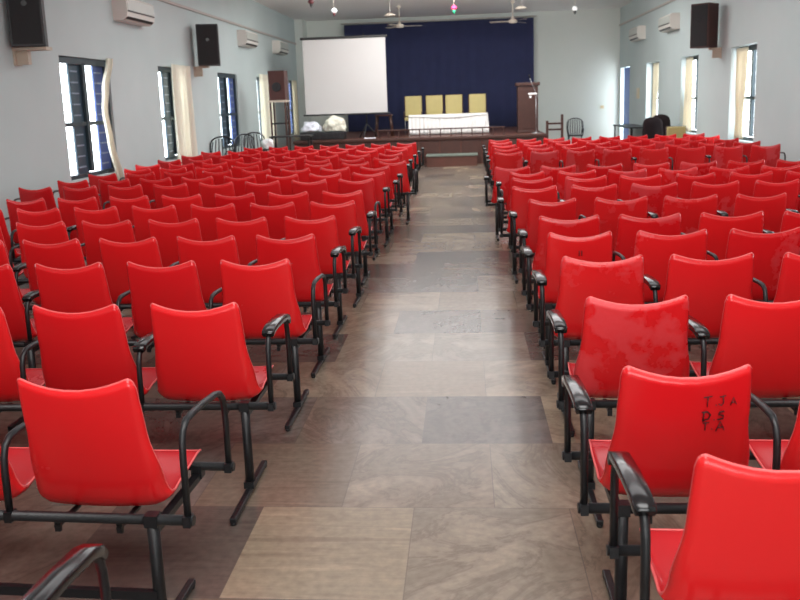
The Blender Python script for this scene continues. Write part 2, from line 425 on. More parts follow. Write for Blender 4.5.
# far right doorway with a blue door leaf standing half open
a, c, z0, z1 = RIGHT_WIN[-1]
dm = MB(); dm.box((XR + 0.235, a + 0.03, z1 / 2), (0.05, 0.06, z1)); dm.box((XR + 0.235, c - 0.03, z1 / 2), (0.05, 0.06, z1)); dm.box((XR + 0.235, (a + c) / 2, z1 - 0.03), (0.05, c - a - .12, 0.06))
door = struct(dm.build('door_1', M['frame']))
dm = MB(); dm.box((XR + 0.065, a + 0.61, (z1 - .02) / 2), (0.04, 1.12, z1 - .03))
for zz in (0.6, 1.7): dm.box((XR + 0.042, a + 0.56, zz), (0.012, 0.74, 0.8))
struct(dm.build('door_leaf', M['bluedoor'], door))
area('window_portal', (XR + TH + 0.02, (a + c) / 2, z1 / 2), (c - a, z1), 1, rot=(0, PI / 2, 0), portal=True)

# ------------------------------------------------------------------ red chairs
PROF = catmull([(0, 0.000, 0.895), (0, 0.010, 0.83), (0, 0.028, 0.73), (0, 0.048, 0.63), (0, 0.070, 0.53), (0, 0.090, 0.455),
                (0, 0.113, 0.411), (0, 0.155, 0.396), (0, 0.21, 0.408), (0, 0.30, 0.436), (0, 0.39, 0.452), (0, 0.44, 0.454), (0, 0.468, 0.451), (0, 0.484, 0.443)], 6)
ARC = [0.0]
for p, q in zip(PROF, PROF[1:]): ARC.append(ARC[-1] + (q - p).length)
LEN = ARC[-1]; SPLIT = ARC[7 * 6]
def prof_at(s):
    s = max(0.0, min(LEN, s))
    for i in range(len(ARC) - 1):
        if s <= ARC[i + 1] + 1e-9:
            k = (s - ARC[i]) / (ARC[i + 1] - ARC[i]); p = PROF[i].lerp(PROF[i + 1], k); t = (PROF[i + 1] - PROF[i]).normalized(); break
    return p, Vector((0, -t.z, t.y))          # point, normal towards the sitter
def lerp_tab(tab, x):
    for (a, va), (b_, vb) in zip(tab, tab[1:]):
        if x <= b_: k = (x - a) / (b_ - a); k = k * k * (3 - 2 * k); return va + (vb - va) * k
    return tab[-1][1]
WID = [(0, 0.216), (0.20, 0.224), (0.40, 0.250), (0.53, 0.268), (0.70, 0.264), (LEN, 0.252)]
FLR = [(0, 0.024), (0.25, 0.036), (0.42, 0.064), (0.53, 0.088), (0.60, 0.070), (0.70, 0.030), (0.80, 0.016), (LEN, 0.010)]
DEP = [(0, 0.024), (0.40, 0.020), (0.60, 0.012), (LEN, 0.003)]
def corner_drop(x, W, r):
    e = abs(x) - (W - r)
    return 0.0 if e <= 0 else r - math.sqrt(max(0.0, r * r - e * e))
def shell_point(u, s):
    """u in -1..1 across, s arc length down the profile"""
    W = lerp_tab(WID, s); dp = lerp_tab(DEP, s); rf = lerp_tab(FLR, s); p, n = prof_at(s)
    t = abs(u); sg = 1 if u >= 0 else -1
    ft = 0.80
    if t <= ft: x = (t / ft) * (W - rf); dep = dp * (x / W) ** 2
    else:
        a = (t - ft) / (1 - ft) * math.radians(62)
        x = (W - rf) + rf * math.sin(a) / math.sin(math.radians(62)); dep = dp * ((W - rf) / W) ** 2 + rf * (1 - math.cos(a))
    return Vector((sg * x, 0, 0)) + Vector((0, p.y, p.z)) + n * dep
def s_top(u): return 0.036 * (1 - min(1, abs(u) / .84) ** 2) + corner_drop(abs(u) * 0.216, 0.216, 0.045) * 0.9
def s_end(u): return LEN - corner_drop(abs(u) * 0.262, 0.262, 0.07)
US = [-1, -.95, -.9, -.85, -.8, -.7, -.55, -.35, -.12, .12, .35, .55, .7, .8, .85, .9, .95, 1]
def shell(name, part, red, xs=1.0):
    b = MB(); nu = len(US) - 1; nv = 16 if part == 'back' else 14
    def fn(i, j):
        u = US[round(i * nu)]
        s0, s1 = (s_top(u), SPLIT) if part == 'back' else (SPLIT, s_end(u))
        return shell_point(u, s0 + (s1 - s0) * j)
    b.grid(fn, nu, nv, thick=0.005)
    b.mi = 1
    if part == 'back':
        path = [fn(0, 1 - k / 12) for k in range(12)] + [fn(i / nu, 0) for i in range(nu + 1)] + [fn(1, k / 12) for k in range(1, 13)]
    else:
        path = [fn(0, k / 10) for k in range(10)] + [fn(i / nu, 1) for i in range(nu + 1)] + [fn(1, 1 - k / 10) for k in range(1, 11)]
    clean = [path[0]]
    for p in path[1:]:
        if (p - clean[-1]).length > 0.004: clean.append(p)
    b.tube(clean, 0.0044, 6)
    for v in b.bm.verts: v.co.x *= xs
    return b.mesh(name, [red, M['rim']])
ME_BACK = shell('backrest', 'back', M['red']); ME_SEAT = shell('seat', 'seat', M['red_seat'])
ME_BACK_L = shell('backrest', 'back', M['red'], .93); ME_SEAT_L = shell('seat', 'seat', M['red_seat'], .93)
ME_BACK_WORN_GLARE = shell('backrest', 'back', M['red_worn_glare'])
def make_chair():
    root = empty('red_chair')
    for nm, me in (('backrest', ME_BACK), ('seat', ME_SEAT)):
        o = bpy.data.objects.new(nm, me); COL.objects.link(o); o.parent = root
    return root

# ------------------------------------------------------------------ beam frames
BY, BZ, FY, FZ = 0.004, 0.419, 0.420, 0.413
def arm_path():
    return [(0, BY, BZ), (0, BY, 0.63), (0, BY + .004, 0.685), (0, BY + .018, 0.725), (0, BY + .05, 0.747), (0, BY + .10, 0.750), (0, BY + .20, 0.746),
            (0, FY - .09, 0.733), (0, FY - .045, 0.719), (0, FY - .016, 0.691), (0, FY - .004, 0.654), (0, FY, 0.60), (0, FY, FZ)]
b = MB(); b.tube(arm_path(), 0.0125, 8); b.box((0, BY, BZ), (0.026, 0.037, 0.037)); b.box((0, FY, FZ), (0.026, 0.036, 0.036)); ME_ARM = b.mesh('armrest', M['black'])
ME_ARM_LOW = {}
for low in (.065, .035):
    b = MB(); b.tube([(x, y, z - (low if z > .62 else low * .8 if z > .55 else 0)) for x, y, z in arm_path()], 0.0125, 8); b.box((0, BY, BZ), (0.026, 0.037, 0.037)); b.box((0, FY, FZ), (0.026, 0.036, 0.036)); ME_ARM_LOW[low] = b.mesh('armrest', M['black'])
def pad_prof(w_, h_):
    return [(-w_, -h_ * .6), (-w_ * .92, -h_), (w_ * .92, -h_), (w_, -h_ * .6), (w_, h_ * .6), (w_ * .86, h_), (-w_ * .86, h_), (-w_, h_ * .6)]
b = MB(); pp = [(0, BY + .012, 0.746), (0, BY + .022, 0.754), (0, BY + .06, 0.761), (0, BY + .10, 0.763), (0, BY + .20, 0.759), (0, FY - .085, 0.746), (0, FY - .042, 0.731), (0, FY - .014, 0.703)]
b.sweep(pp, pad_prof(0.028, 0.0145), scales=[.9, 1, 1, 1, 1, 1, .97, .85]); ME_PAD = b.mesh('armrest_pad', M['pad'])
b = MB(); b.tube([(0, BY, BZ), (0, BY + .002, 0.22), (0, BY + .006, 0.028)], 0.021, 10)
b.box((0, (BY + FY) / 2, FZ - .036), (0.03, FY - BY, 0.024)); b.box((0, BY, BZ), (0.046, 0.041, 0.041)); b.box((0, 0.010, 0.045), (0.046, 0.06, 0.03))
b.box((0, FY, FZ - .018), (0.04, 0.04, 0.05))
ME_LEG = b.mesh('leg', M['black'])
b = MB(); b.box((0, -0.01, 0.022), (0.028, 0.58, 0.022), bevel=0.004); b.lathe([(0.012, 0), (0.014, 0.012)], (0, -0.29, 0), 8); b.lathe([(0.012, 0), (0.014, 0.012)], (0, 0.27, 0), 8)
ME_FOOT = b.mesh('foot', M['black'])
def child(name, me, parent, loc=(0, 0, 0)):
    o = bpy.data.objects.new(name, me); COL.objects.link(o); o.parent = parent; o.location = loc; return o
def make_frame(pitch, n, inner, bare=(), stretcher=False, wide=0.055):
    """inner=+1: aisle on +x side (left block); chairs run from x=0 towards -inner*x"""
    root = empty('seat_row_frame')
    x0, x1 = inner * (pitch / 2 + wide + 0.02), -inner * ((n - .5) * pitch + 0.03)
    lo, hi = min(x0, x1), max(x0, x1)
    b = MB(); b.tube([(lo, BY, BZ), (hi, BY, BZ)], 0.0175, 10)
    for k in range(n):
        for dx in (-.11, .11): b.box((-inner * k * pitch + dx, 0.085, BZ - .040), (0.018, 0.150, 0.010)); b.box((-inner * k * pitch + dx, 0.02, BZ - .03), (0.02, 0.012, 0.06))
    b.build('rear_beam', M['black'], root)
    b = MB(); b.tube([(lo, FY, FZ), (hi, FY, FZ)], 0.0165, 10)
    for k in range(n):
        for dx in (-.11, .11): b.box((-inner * k * pitch + dx, FY, FZ + .020), (0.03, 0.04, 0.020))
    b.build('front_beam', M['black'], root)
    for k in range(n + 1):
        x = inner * (pitch / 2 - k * pitch + (wide if k == 0 else 0))
        a_ = child('armrest', ME_ARM, root, (x, 0, 0))
        low = 0
        if 0 < k < n: low = .065 if inner > 0 else .035; a_.data = ME_ARM_LOW[low]; a_.location.x += inner * .006
        if not (k in bare): child('armrest_pad', ME_PAD, a_, (0, 0, -low))
    lx = [inner * (pitch / 2 - .123 + wide), inner * (pitch / 2 - 3 * pitch), inner * (pitch / 2 - 5 * pitch), inner * (pitch / 2 - n * pitch + .055)]
    for x in lx:
        l = child('leg', ME_LEG, root, (x, 0, 0)); child('foot', ME_FOOT, l)
    if stretcher:
        b = MB(); b.box(((lx[0] + lx[-1]) / 2, -0.005, 0.15), (abs(lx[0] - lx[-1]), 0.022, 0.032)); b.build('stretcher', M['black'], root)
    return root

ORD = ['zeroth', 'first', 'second', 'third', 'fourth', 'fifth', 'sixth', 'seventh', 'eighth', 'ninth', 'tenth', 'eleventh', 'twelfth', 'thirteenth', 'fourteenth', 'fifteenth', 'sixteenth', 'seventeenth']
PL, PR, NCH = 0.548, 0.574, 8
# (x of inner seat centre, y of the seat-back line)
LROWS = [(-1.285, 2.439), (-1.219, 3.448), (-1.200, 4.459), (-1.214, 5.333), (-1.214, 6.227), (-1.185, 7.169), (-1.224, 8.033), (-1.248, 9.296), (-1.200, 10.141), (-1.224, 11.074),
         (-1.054, 11.929), (-1.224, 12.793), (-1.248, 13.833), (-1.248, 15.037), (-1.229, 16.125), (-1.214, 17.291)]
RROWS = [(0.743, 1.865), (0.690, 2.526), (0.724, 3.458), (0.729, 4.381), (0.719, 5.187), (0.743, 5.935), (0.733, 6.965), (0.670, 8.014), (0.719, 8.898), (0.719, 9.617), (0.593, 10.413),
         (0.704, 13.328), (0.719, 14.280), (0.729, 15.397), (0.724, 16.514), (0.729, 17.534)]
proto = make_chair(); used = [False]
R2_CHAIR = None; CH = {}
def chair(x, y, rz):
    if not used[0]: o = proto; used[0] = True
    else: o = copy_tree(proto)
    o.location = (x, y, 0); o.rotation_euler = (0, 0, rz); return o
rnd = random.Random(11)
def rows(block, data, pitch, inner):
    for i, (x0, y0) in enumerate(data):
        rz = -.04 if (block, i) == ('left', 0) else rnd.uniform(-.006, .006)
        n_ch = 7 if (block, i) == ('left', 15) else NCH
        bare = [k for k in range(1, NCH + 1) if rnd.random() < (.92 if block == 'left' else .6)]
        if (block == 'left' and i in (0, 2, 6, 10)) or (block == 'right' and i == 8): bare.append(0)
        fr = make_frame(pitch, n_ch, inner, bare, stretcher=(block == 'left' and i == 0), wide=.083 if (block, i) == ('left', 0) else .055 if inner > 0 else .036)
        fr.location = (x0, y0, 0); fr.rotation_euler = (0, 0, rz)
        tag(fr, 'black steel beam frame with armrests carrying the %s %s row from the camera' % (ORD[i + 1], block), 'seat frame', 'black beam frames under the red chairs')
        for k in range(n_ch):
            d = -inner * k * pitch
            cx, cy = x0 + d * math.cos(rz), y0 + d * math.sin(rz)
            o = chair(cx, cy, rz + rnd.uniform(-.012, .012))
            CH[(block, i, k)] = o
            if block == 'left':
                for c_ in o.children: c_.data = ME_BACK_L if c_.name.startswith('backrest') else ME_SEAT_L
            if block == 'right' and i > 1 and rnd.random() < .75:
                for c_ in o.children:
                    if c_.name.startswith('backrest'): c_.data = ME_BACK_WORN_GLARE
            tag(o, 'red plastic chair, %s row of %s block from the camera, %s from the aisle' % (ORD[i + 1], block, ORD[k + 1]), 'chair', 'red chairs in the %s block' % block)
rows('left', LROWS, PL, 1)
rows('right', RROWS, PR, -1)
# the frame nearest the camera on the left: only its aisle armrest reaches into view
fr = make_frame(PL, NCH, 1, ()); fr.location = (-1.225, 1.34, 0)
tag(fr, 'black steel seat frame at lower left corner, only one armrest in view', 'seat frame', 'black beam frames under the red chairs')
for k in range(NCH):
    o = chair(-1.225 - k * PL, 1.34, 0)
    for c_ in o.children: c_.data = ME_BACK_L if c_.name.startswith('backrest') else ME_SEAT_L
    tag(o, 'red plastic chair beside the camera, before the first left row, %s from the aisle' % ORD[k + 1], 'chair', 'red chairs in the left block')

# handwriting on the back of the second right chair and a pen mark on the fifth row
def strokes(o, lines, y, rad, name):
    b = MB(); inv = Matrix.Translation(o.location) @ Matrix.Rotation(o.rotation_euler.z, 4, 'Z'); inv.invert()
    for ln in lines:
        pts = []
        for px, py in ln:
            p = inv @ at_y(px, py, y)
            lo, hi = 0.01, 0.45
            for _ in range(30):                       # arc length whose height matches
                mid = (lo + hi) / 2
                if prof_at(mid)[0].z > p.z: lo = mid
                else: hi = mid
            q, n = prof_at(lo); dep = 0.022 * (p.x / 0.22) ** 2
            pts.append(Vector((p.x, q.y, q.z)) + n * dep - n * 0.0085)
        if len(pts) == 1: pts = [pts[0], pts[0] + Vector((0.003, 0, 0.001))]
        b.tube(pts, rad, 5)
    return b.build(name, M['ink'], o)
def zz(pts): return [(540 + a / 2.308, 340 + b_ / 2.308) for a, b_ in pts]
oc = CH[('right', 1, 0)]
oc['label'] = 'red plastic chair with three lines of black handwritten letters on its back'
WY = RROWS[1][1] + .03
for lt in ([[(374, 127), (394, 124)], [(384, 126), (383, 150)]], [[(412, 127), (426, 124)], [(420, 126), (421, 142), (416, 148), (410, 144)]], [[(438, 148), (445, 130), (452, 147)], [(441, 142), (450, 141)]],
           [[(375, 190), (390, 189)], [(382, 190), (381, 208)]], [[(407, 211), (417, 188), (427, 210)], [(411, 203), (425, 202)]]):
    strokes(oc, [zz(q) for q in lt], WY, .0017, 'pen_letter')
for lt in ([[(377, 162), (375, 184)], [(371, 163), (384, 162), (392, 170), (388, 180), (373, 185)]], [[(424, 163), (414, 164), (411, 170), (423, 174), (422, 181), (409, 183)]]):
    strokes(oc, [zz(q) for q in lt], WY, .0024, 'pen_letter')
for q in ((403, 147), (400, 183), (396, 206)): strokes(oc, [zz([q])], WY, .0022, 'pen_dot')
oc = CH[('right', 4, 0)]
oc['label'] = 'red plastic chair with two short pen strokes on its back, beside right aisle'
for q in (579, 581.4): strokes(oc, [[(q, 250), (q, 255)]], RROWS[4][1] + .03, .003, 'pen_stroke')

# ------------------------------------------------------------------ stage and what stands on it
SZ, SY = 0.76, 22.55
b = MB(); b.box(((-4.7 + 2.2) / 2, (SY + YB) / 2, SZ / 2), (6.9, YB - SY - .02, SZ))
stage = b.build('stage', M['woodlight'])
tag(stage, 'long low brown wooden stage platform at far end of the hall', 'stage')
b = MB(); b.box((-1.25, SY - .027, SZ - .037), (6.94, 0.05, 0.07), bevel=.01); b.build('edge_moulding', M['wood'], stage)
b = MB()
for k in range(12): b.box((-4.7 + 6.9 * (k + .5) / 12, SY - .008, SZ / 2 - .02), (0.53, 0.016, 0.6), bevel=.004)
b.build('front_panel', M['wood'], stage)
st = empty('stage_step', (-0.345, 22.2, 0)); tag(st, 'brown step block with grey green tread in front of the stage', 'step')
b = MB(); b.box((0, 0, 0.135), (1.34, 0.62, 0.27)); b.build('riser', M['woodlight'], st)
b = MB(); b.box((0, -.0, 0.29), (1.38, 0.66, 0.04), bevel=.006); b.build('tread', M['tread'], st)
# low rail along the stage edge
ra = empty('stage_rail', (-2.4, SY + .12, SZ)); tag(ra, 'low brown rail on short posts along the stage front edge', 'railing')
b = MB(); b.box((1.75, 0, 0.215), (3.5, 0.045, 0.035), bevel=.006); b.build('top_rail', M['wood'], ra)
for k in range(13):
    b = MB(); b.box((0.03 + k * 3.44 / 12, 0, 0.10), (0.028, 0.028, 0.20)); b.build('post', M['wood'], ra)
p = at_y(356, 133, SY + .12)
o = MB(); o.box((0, 0, 0.012), (0.32, 0.2, 0.024), bevel=.004); o = o.build('folded_cloth', M['plasticbag'], None, (-2.62, SY + .35, SZ)); tag(o, 'pale folded cloth lying at left end of the stage rail', 'cloth')

# table with a white gathered skirt
tx0, tx1, ty, tz = -1.60, 0.68, 24.0, 1.335
tb = empty('skirted_table', ((tx0 + tx1) / 2, ty + .3, SZ)); tag(tb, 'long table under white gathered cloth at centre of the stage', 'table')
hw = (tx1 - tx0) / 2; hz = tz - SZ
b = MB(); b.box((0, 0, hz - .03), (2 * hw - .06, .56, .03)); b.build('tabletop', M['wood'], tb)
for sx in (-1, 1):
    for sy in (-1, 1):
        b = MB(); b.box((sx * (hw - .12), sy * .2, (hz - .045) / 2), (.05, .05, hz - .045)); b.build('leg', M['wood'], tb)
def skirt(u, v):
    per = [(-hw, .3), (-hw, -.3), (hw, -.3), (hw, .3)]; L_ = [.6, 2 * hw, .6]; s = u * sum(L_)
    for i in range(3):
        if s <= L_[i] + 1e-6 or i == 2:
            k = s / L_[i]; x = per[i][0] + (per[i + 1][0] - per[i][0]) * k; y = per[i][1] + (per[i + 1][1] - per[i][1]) * k
            nx, ny = [(-1, 0), (0, -1), (1, 0)][i]; break
        s -= L_[i]
    wv = (0.004 + 0.028 * min(1, v * 1.6)) * math.sin(u * 190) * (0.6 + .4 * math.sin(u * 47))
    return Vector((x + nx * wv, y + ny * wv, hz - v * (hz - .02)))
b = MB(); b.grid(skirt, 260, 6, thick=.004)
b.box((0, 0, hz), (2 * hw + .01, .61, .012), bevel=.004)
b.grid(lambda u, v: Vector((-hw + 2 * hw * u, -.315 - .01 * v, hz - v * (.045 + .06 * math.sin(PI * u) ** 2))), 40, 3, thick=.004)
tag(b.build('tablecloth', M['white_cloth']), 'white gathered tablecloth draped over the stage table', 'tablecloth').location = tb.location
bpy.data.objects['tablecloth'].location = tb.location

# cream high-back chairs
def cream_chair():
    root = empty('cream_chair')
    b = MB(); b.box((0, .02, .83), (.50, .07, .60), bevel=.025, seg=3); b.build('backrest', M['cream'], root)
    b = MB(); b.box((0, -.25, .46), (.50, .50, .10), bevel=.03, seg=3); b.build('seat', M['cream'], root)
    b = MB()
    for sx in (-1, 1): b.tube([(sx * .262, .03, .0), (sx * .262, .02, .5), (sx * .262, .05, 1.13)], .014, 8)
    b.tube([(-.262, .05, 1.13), (.262, .05, 1.13)], .014, 8); b.build('back_frame', M['wood'], root)
    for sx in (-1, 1):
        b = MB(); b.tube([(sx * .235, -.46, 0), (sx * .235, -.46, .42)], .014, 8); b.build('leg', M['grey'], root)
        b = MB(); b.tube([(sx * .26, -.46, .42), (sx * .265, -.46, .64), (sx * .265, -.40, .67), (sx * .262, .0, .67)], .013, 8); b.build('armrest', M['wood'], root)
    return root
c0 = cream_chair()
for i, px in enumerate((413.5, 434.5, 454, 477.5)):
    o = c0 if i == 0 else copy_tree(c0)
    o.location = (at_y(px, 110, 25.2).x, 25.2, SZ); o.rotation_euler = (0, 0, rnd.uniform(-.03, .03))
    tag(o, 'cream upholstered high-back chair on stage, %s from the left behind the white table' % ORD[i + 1], 'chair', 'cream chairs behind the stage table')

# lectern
le = empty('lectern', (1.79, 23.75, SZ)); tag(le, 'tall dark brown wooden lectern at right side of the stage', 'lectern')
b = MB(); b.box((0, 0, .66), (.56, .44, 1.26)); b.build('body', M['wood'], le)
b = MB(); b.box((0, -.225, .66), (.44, .015, 1.08), bevel=.006); b.build('front_panel', M['wood'], le)
b = MB(); b.box((0, 0, .03), (.62, .50, .06), bevel=.01); b.build('plinth', M['wood'], le)
b = MB(); b.box((0, -.01, 1.345), (.66, .54, .09), bevel=.012); b.build('top', M['wood'], le)
# microphone stand
ms = empty('microphone_stand', (1.97, 23.05, SZ)); tag(ms, 'thin grey microphone stand with boom arm in front of the lectern', 'microphone stand')
b = MB(); b.lathe([(.14, 0), (.14, .015), (.03, .035), (.012, .06)], (0, 0, 0), 20); b.build('base', M['grey'], ms)
b = MB(); b.tube([(0, 0, .04), (0, 0, 1.08)], .011, 8); b.build('pole', M['grey'], ms)
b = MB(); b.tube([(.05, 0, .98), (0, -.01, 1.09), (-.10, -.02, 1.33), (-.16, -.02, 1.50)], .009, 8); b.build('boom_arm', M['grey'], ms)
b = MB(); b.tube([(-.16, -.02, 1.50), (-.19, -.02, 1.60)], .020, 10, scales=[.8, 1.1]); b.build('microphone', M['spk'], ms)
b = MB(); b.box((-.09, -.02, 1.07), (.24, .05, .05), bevel=.015); b.box((-.15, -.02, .99), (.06, .05, .06), bevel=.015); b.build('clip', M['whiteball'], ms)
b = MB(); b.tube(catmull([(0, .03, .02), (.25, .1, .012), (.45, -.1, .012), (.7, .05, .012)], 6), .006, 6); 
# navy backdrop
nx0, nx1 = -4.02, 2.38
def navy(u, v):
    return Vector((nx0 + (nx1 - nx0) * u, 28.62 + .007 * math.sin(u * 120) + .006 * math.sin(u * 43 + 1), 4.36 - v * (4.36 - SZ - .01)))
b = MB(); b.grid(navy, 240, 3, thick=.01)
tag(b.build('backdrop_curtain', M['navy']), 'wide navy blue curtain covering the wall behind the stage', 'curtain')
b = MB(); b.tube([(nx0 - .1, 28.62, 4.40), (nx1 + .1, 28.62, 4.40)], .02, 8)
for k in range(6): b.box((nx0 + .3 + k * 1.15, 28.82, 4.40), (.03, .38, .02))
tag(b.build('curtain_rod', M['pipe']), 'long thin rod carrying the navy curtain near the ceiling', 'curtain rod')

# projection screen on a stand
sy = 23.3
A, B_, C_, D_ = at_y(302, 40, sy), at_y(386, 37, sy), at_y(388, 112, sy), at_y(305, 115, sy)
sx0, sx1, sz0, sz1 = (A.x + D_.x) / 2, (B_.x + C_.x) / 2, (C_.z + D_.z) / 2, (A.z + B_.z) / 2
ps = empty('projection_screen', ((sx0 + sx1) / 2, sy, SZ)); tag(ps, 'large white projection screen on tripod stand at left of the stage', 'projection screen')
sw = sx1 - sx0
b = MB(); b.box((0, 0, (sz0 + sz1) / 2 - SZ), (sw - .04, .012, sz1 - sz0)); b.build('screen_fabric', M['screen'], ps)
b = MB(); b.box((0, 0, sz1 - SZ + .03), (sw + .08, .07, .07), bevel=.012); b.build('roller_case', M['dark'], ps)
b = MB(); b.box((0, 0, sz0 - SZ - .02), (sw + .10, .04, .045), bevel=.008); b.build('bottom_bar', M['dark'], ps)
b = MB(); b.tube([(.55, .08, .35), (.55, .08, sz1 - SZ + .12)], .02, 8); b.build('pole', M['dark'], ps)
for an in (.3, 2.4, 4.5):
    b = MB(); b.tube([(.55, .08, .40), (.55 + .33 * math.cos(an), .08 + .33 * math.sin(an), .012)], .014, 8); b.build('leg', M['dark'], ps)
# brown easel standing below the screen
ea = empty('wooden_stand', (-2.33, 24.1, SZ + .006)); tag(ea, 'dark brown wooden stand below the projection screen right corner', 'stand')
for sx in (-1, 1):
    for yy in (-.15, .15):
        b = MB(); b.tube([(sx * .24, yy, 0), (sx * .19, yy, .60)], .032, 8); b.build('leg', M['wood'], ea)
b = MB(); b.box((0, 0, .60), (.50, .42, .04), bevel=.008); b.build('top', M['wood'], ea)

# bundles on a dark case at the left of the stage
kx0, kx1 = at_y(301, 132, 23).x, at_y(345, 132, 23).x
b = MB(); b.box((0, 0, .11), (kx1 - kx0, .5, .22), bevel=.02); 
for k in range(6): b.box(((k - 2.5) * .19, -.26, .10 + .02 * (k % 2)), (.10, .02, .12), bevel=.005)
o = b.build('equipment_case', M['spkside'], None, ((kx0 + kx1) / 2, 23.05, SZ)); tag(o, 'long black equipment case under white bundles at stage left', 'case')
def lump(name, c, r, seed, mt):
    b = MB(); bmesh.ops.create_icosphere(b.bm, subdivisions=5, radius=1.0)
    for v in b.bm.verts:
        q = v.co * 1.5 + Vector((seed * 3.1, 0, 0))
        d = .86 + .34 * noise.noise(q) + .13 * abs(noise.noise(q * 2.6)) + .09 * abs(noise.noise(q * 6))
        v.co = Vector((v.co.x * r[0] * d, v.co.y * r[1] * d, max(-.55, v.co.z) * r[2] * d * 1.15))
    zmin = min(v.co.z for v in b.bm.verts)
    for v in b.bm.verts: v.co.z -= zmin
    for f in b.bm.faces: f.smooth = True
    return b.build(name, mt, None, c)
tag(lump('plastic_bag', (kx0 + .30, 22.98, SZ + .22), (.30, .22, .17), 3, M['plasticbag']), 'white plastic bag lying on the black case at stage left', 'bag')
tag(lump('cloth_bundle', (kx0 + .96, 23.02, SZ + .22), (.33, .22, .24), 5, M['creambag']), 'cream cloth bundle piled on the black case below the screen', 'bundle')
# wooden handrail at the right end of the stage
hr = empty('handrail', (2.345, 22.75, 0)); tag(hr, 'dark wooden handrail with two posts at right end of the stage', 'handrail')
for dx, hh in ((-.10, 1.10), (.30, 1.26)):
    b = MB(); b.box((dx, 0, hh / 2), (.065, .065, hh), bevel=.008); b.build('post', M['wood'], hr)
for zz_ in (.86, 1.02):
    b = MB(); b.box((.10, 0, zz_), (.36, .04, .05)); b.build('rail', M['wood'], hr)

# ------------------------------------------------------------------ things along the walls
def ac_unit(loc, s, label, Lh):
    """s=+1: hangs on the left wall facing +x"""
    root = empty('air_conditioner', loc); tag(root, label, 'air conditioner', 'wall air conditioners')
    pr = [(0, 0), (.16, 0), (.235, .06), (.25, .14), (.245, .34), (.20, .38), (0, .38)]
    b = MB(); vs0 = [b.bm.verts.new((s * x, -Lh, z)) for x, z in pr]; vs1 = [b.bm.verts.new((s * x, Lh, z)) for x, z in pr]
    n = len(pr)
    for i in range(n): b.bm.faces.new((vs0[i], vs0[(i + 1) % n], vs1[(i + 1) % n], vs1[i]))
    b.bm.faces.new(vs0); b.bm.faces.new(list(reversed(vs1))); b.build('body', M['ac'], root)
    b = MB(); b.box((s * .251, 0, .245), (.010, 2 * Lh - .06, .17), bevel=.004); b.build('front_panel', M['acgrey'], root)
    b = MB(); b.box((s * .212, 0, .048), (.030, 2 * Lh - .10, .05), Matrix.Rotation(s * .7, 3, 'Y')); b.box((s * .252, 0, .145), (.012, 2 * Lh - .06, .022)); b.build('louvre', M['dark'], root)
    return root
ac_unit((XL, 13.98, 3.20), 1, 'white split air conditioner high on left wall, nearest the camera', .60)
ac_unit((XL, 21.45, 3.27), 1, 'white split air conditioner high on left wall, middle of three', .58)
ac_unit((XL, 25.3, 3.28), 1, 'white split air conditioner high on left wall, nearest the stage', .58)
ac_unit((XR, 21.75, 3.27), -1, 'white split air conditioner on right wall beside the hanging speaker', .60)
ac_unit((XR, 25.6, 3.30), -1, 'white split air conditioner on right wall nearest the stage', .60)
ac_unit((XR, 14.3, 3.30), -1, 'white split air conditioner on right wall, nearest the camera', .62)

def speaker(name, loc, yaw, size, label, side, wall_s):
    """front faces -y before the yaw"""
    root = empty(name, loc, yaw); tag(root, label, 'speaker', 'wall speakers')
    W_, D_, H_ = size
    b = MB(); b.box((0, 0, H_ / 2), (W_, D_, H_), bevel=.01); b.build('cabinet', side, root)
    b = MB(); b.box((0, -D_ / 2 - .006, H_ / 2), (W_ - .05, .014, H_ - .06), bevel=.005); b.build('grille', M['spk'], root)
    b = MB(); b.lathe([(.035, 0), (.035, .006)], (0, -D_ / 2 - .012, H_ * .62), 16, Matrix.Rotation(PI / 2, 3, 'X')); b.build('badge', M['pad'], root)
    return root
def bracket(loc, s, reach, label, drop=.22, yw=.16):
    root = empty('speaker_bracket', loc); tag(root, label, 'bracket', 'speaker brackets')
    b = MB(); b.box((s * .012, 0, -drop / 2), (.024, yw, drop)); b.build('wall_plate', M['bracket'], root)
    b = MB(); b.box((s * (.024 + reach / 2), 0, -.022), (reach, yw, .04)); b.box((s * .10, 0, -drop / 2 - .01), (.15, yw * .5, drop - .04)); b.build('arm', M['bracket'], root)
    return root
Y1 = 10.12
a1, a2 = at_y(16, 47, Y1), at_y(47, 46, Y1)
speaker('wall_speaker', ((a1.x + a2.x) / 2 - .10, Y1 + .16, a1.z), .38, (.40, .34, .84), 'black wall speaker at upper left corner, nearest the camera', M['spkside'], 1)
bracket((XL, Y1 + .16, a1.z), 1, .42, 'beige bracket under the black speaker at upper left corner')
Y2 = 17.15
a1, a2 = at_y(197, 66, Y2), at_y(218, 67, Y2)
speaker('wall_speaker', ((a1.x + a2.x) / 2, Y2 + .16, a1.z), .25, (a2.x - a1.x, .34, .84), 'black wall speaker on left wall between second and third windows', M['spkside'], 1)
bracket((XL, Y2 + .16, a1.z), 1, .30, 'beige bracket under the second black speaker on left wall', yw=.08)
Y3 = 17.6
a1, a2 = at_y(692, 48, Y3), at_y(718, 47, Y3)
speaker('wall_speaker', ((a1.x + a2.x) / 2 + .03, Y3 + .2, a1.z), -.78, (.40, .40, .88), 'black speaker with brown side on the right wall', M['spkbrown'], -1)
bracket((XR, Y3 + .2, a1.z), -1, .22, 'beige bracket under the brown sided speaker on right wall', yw=.09)

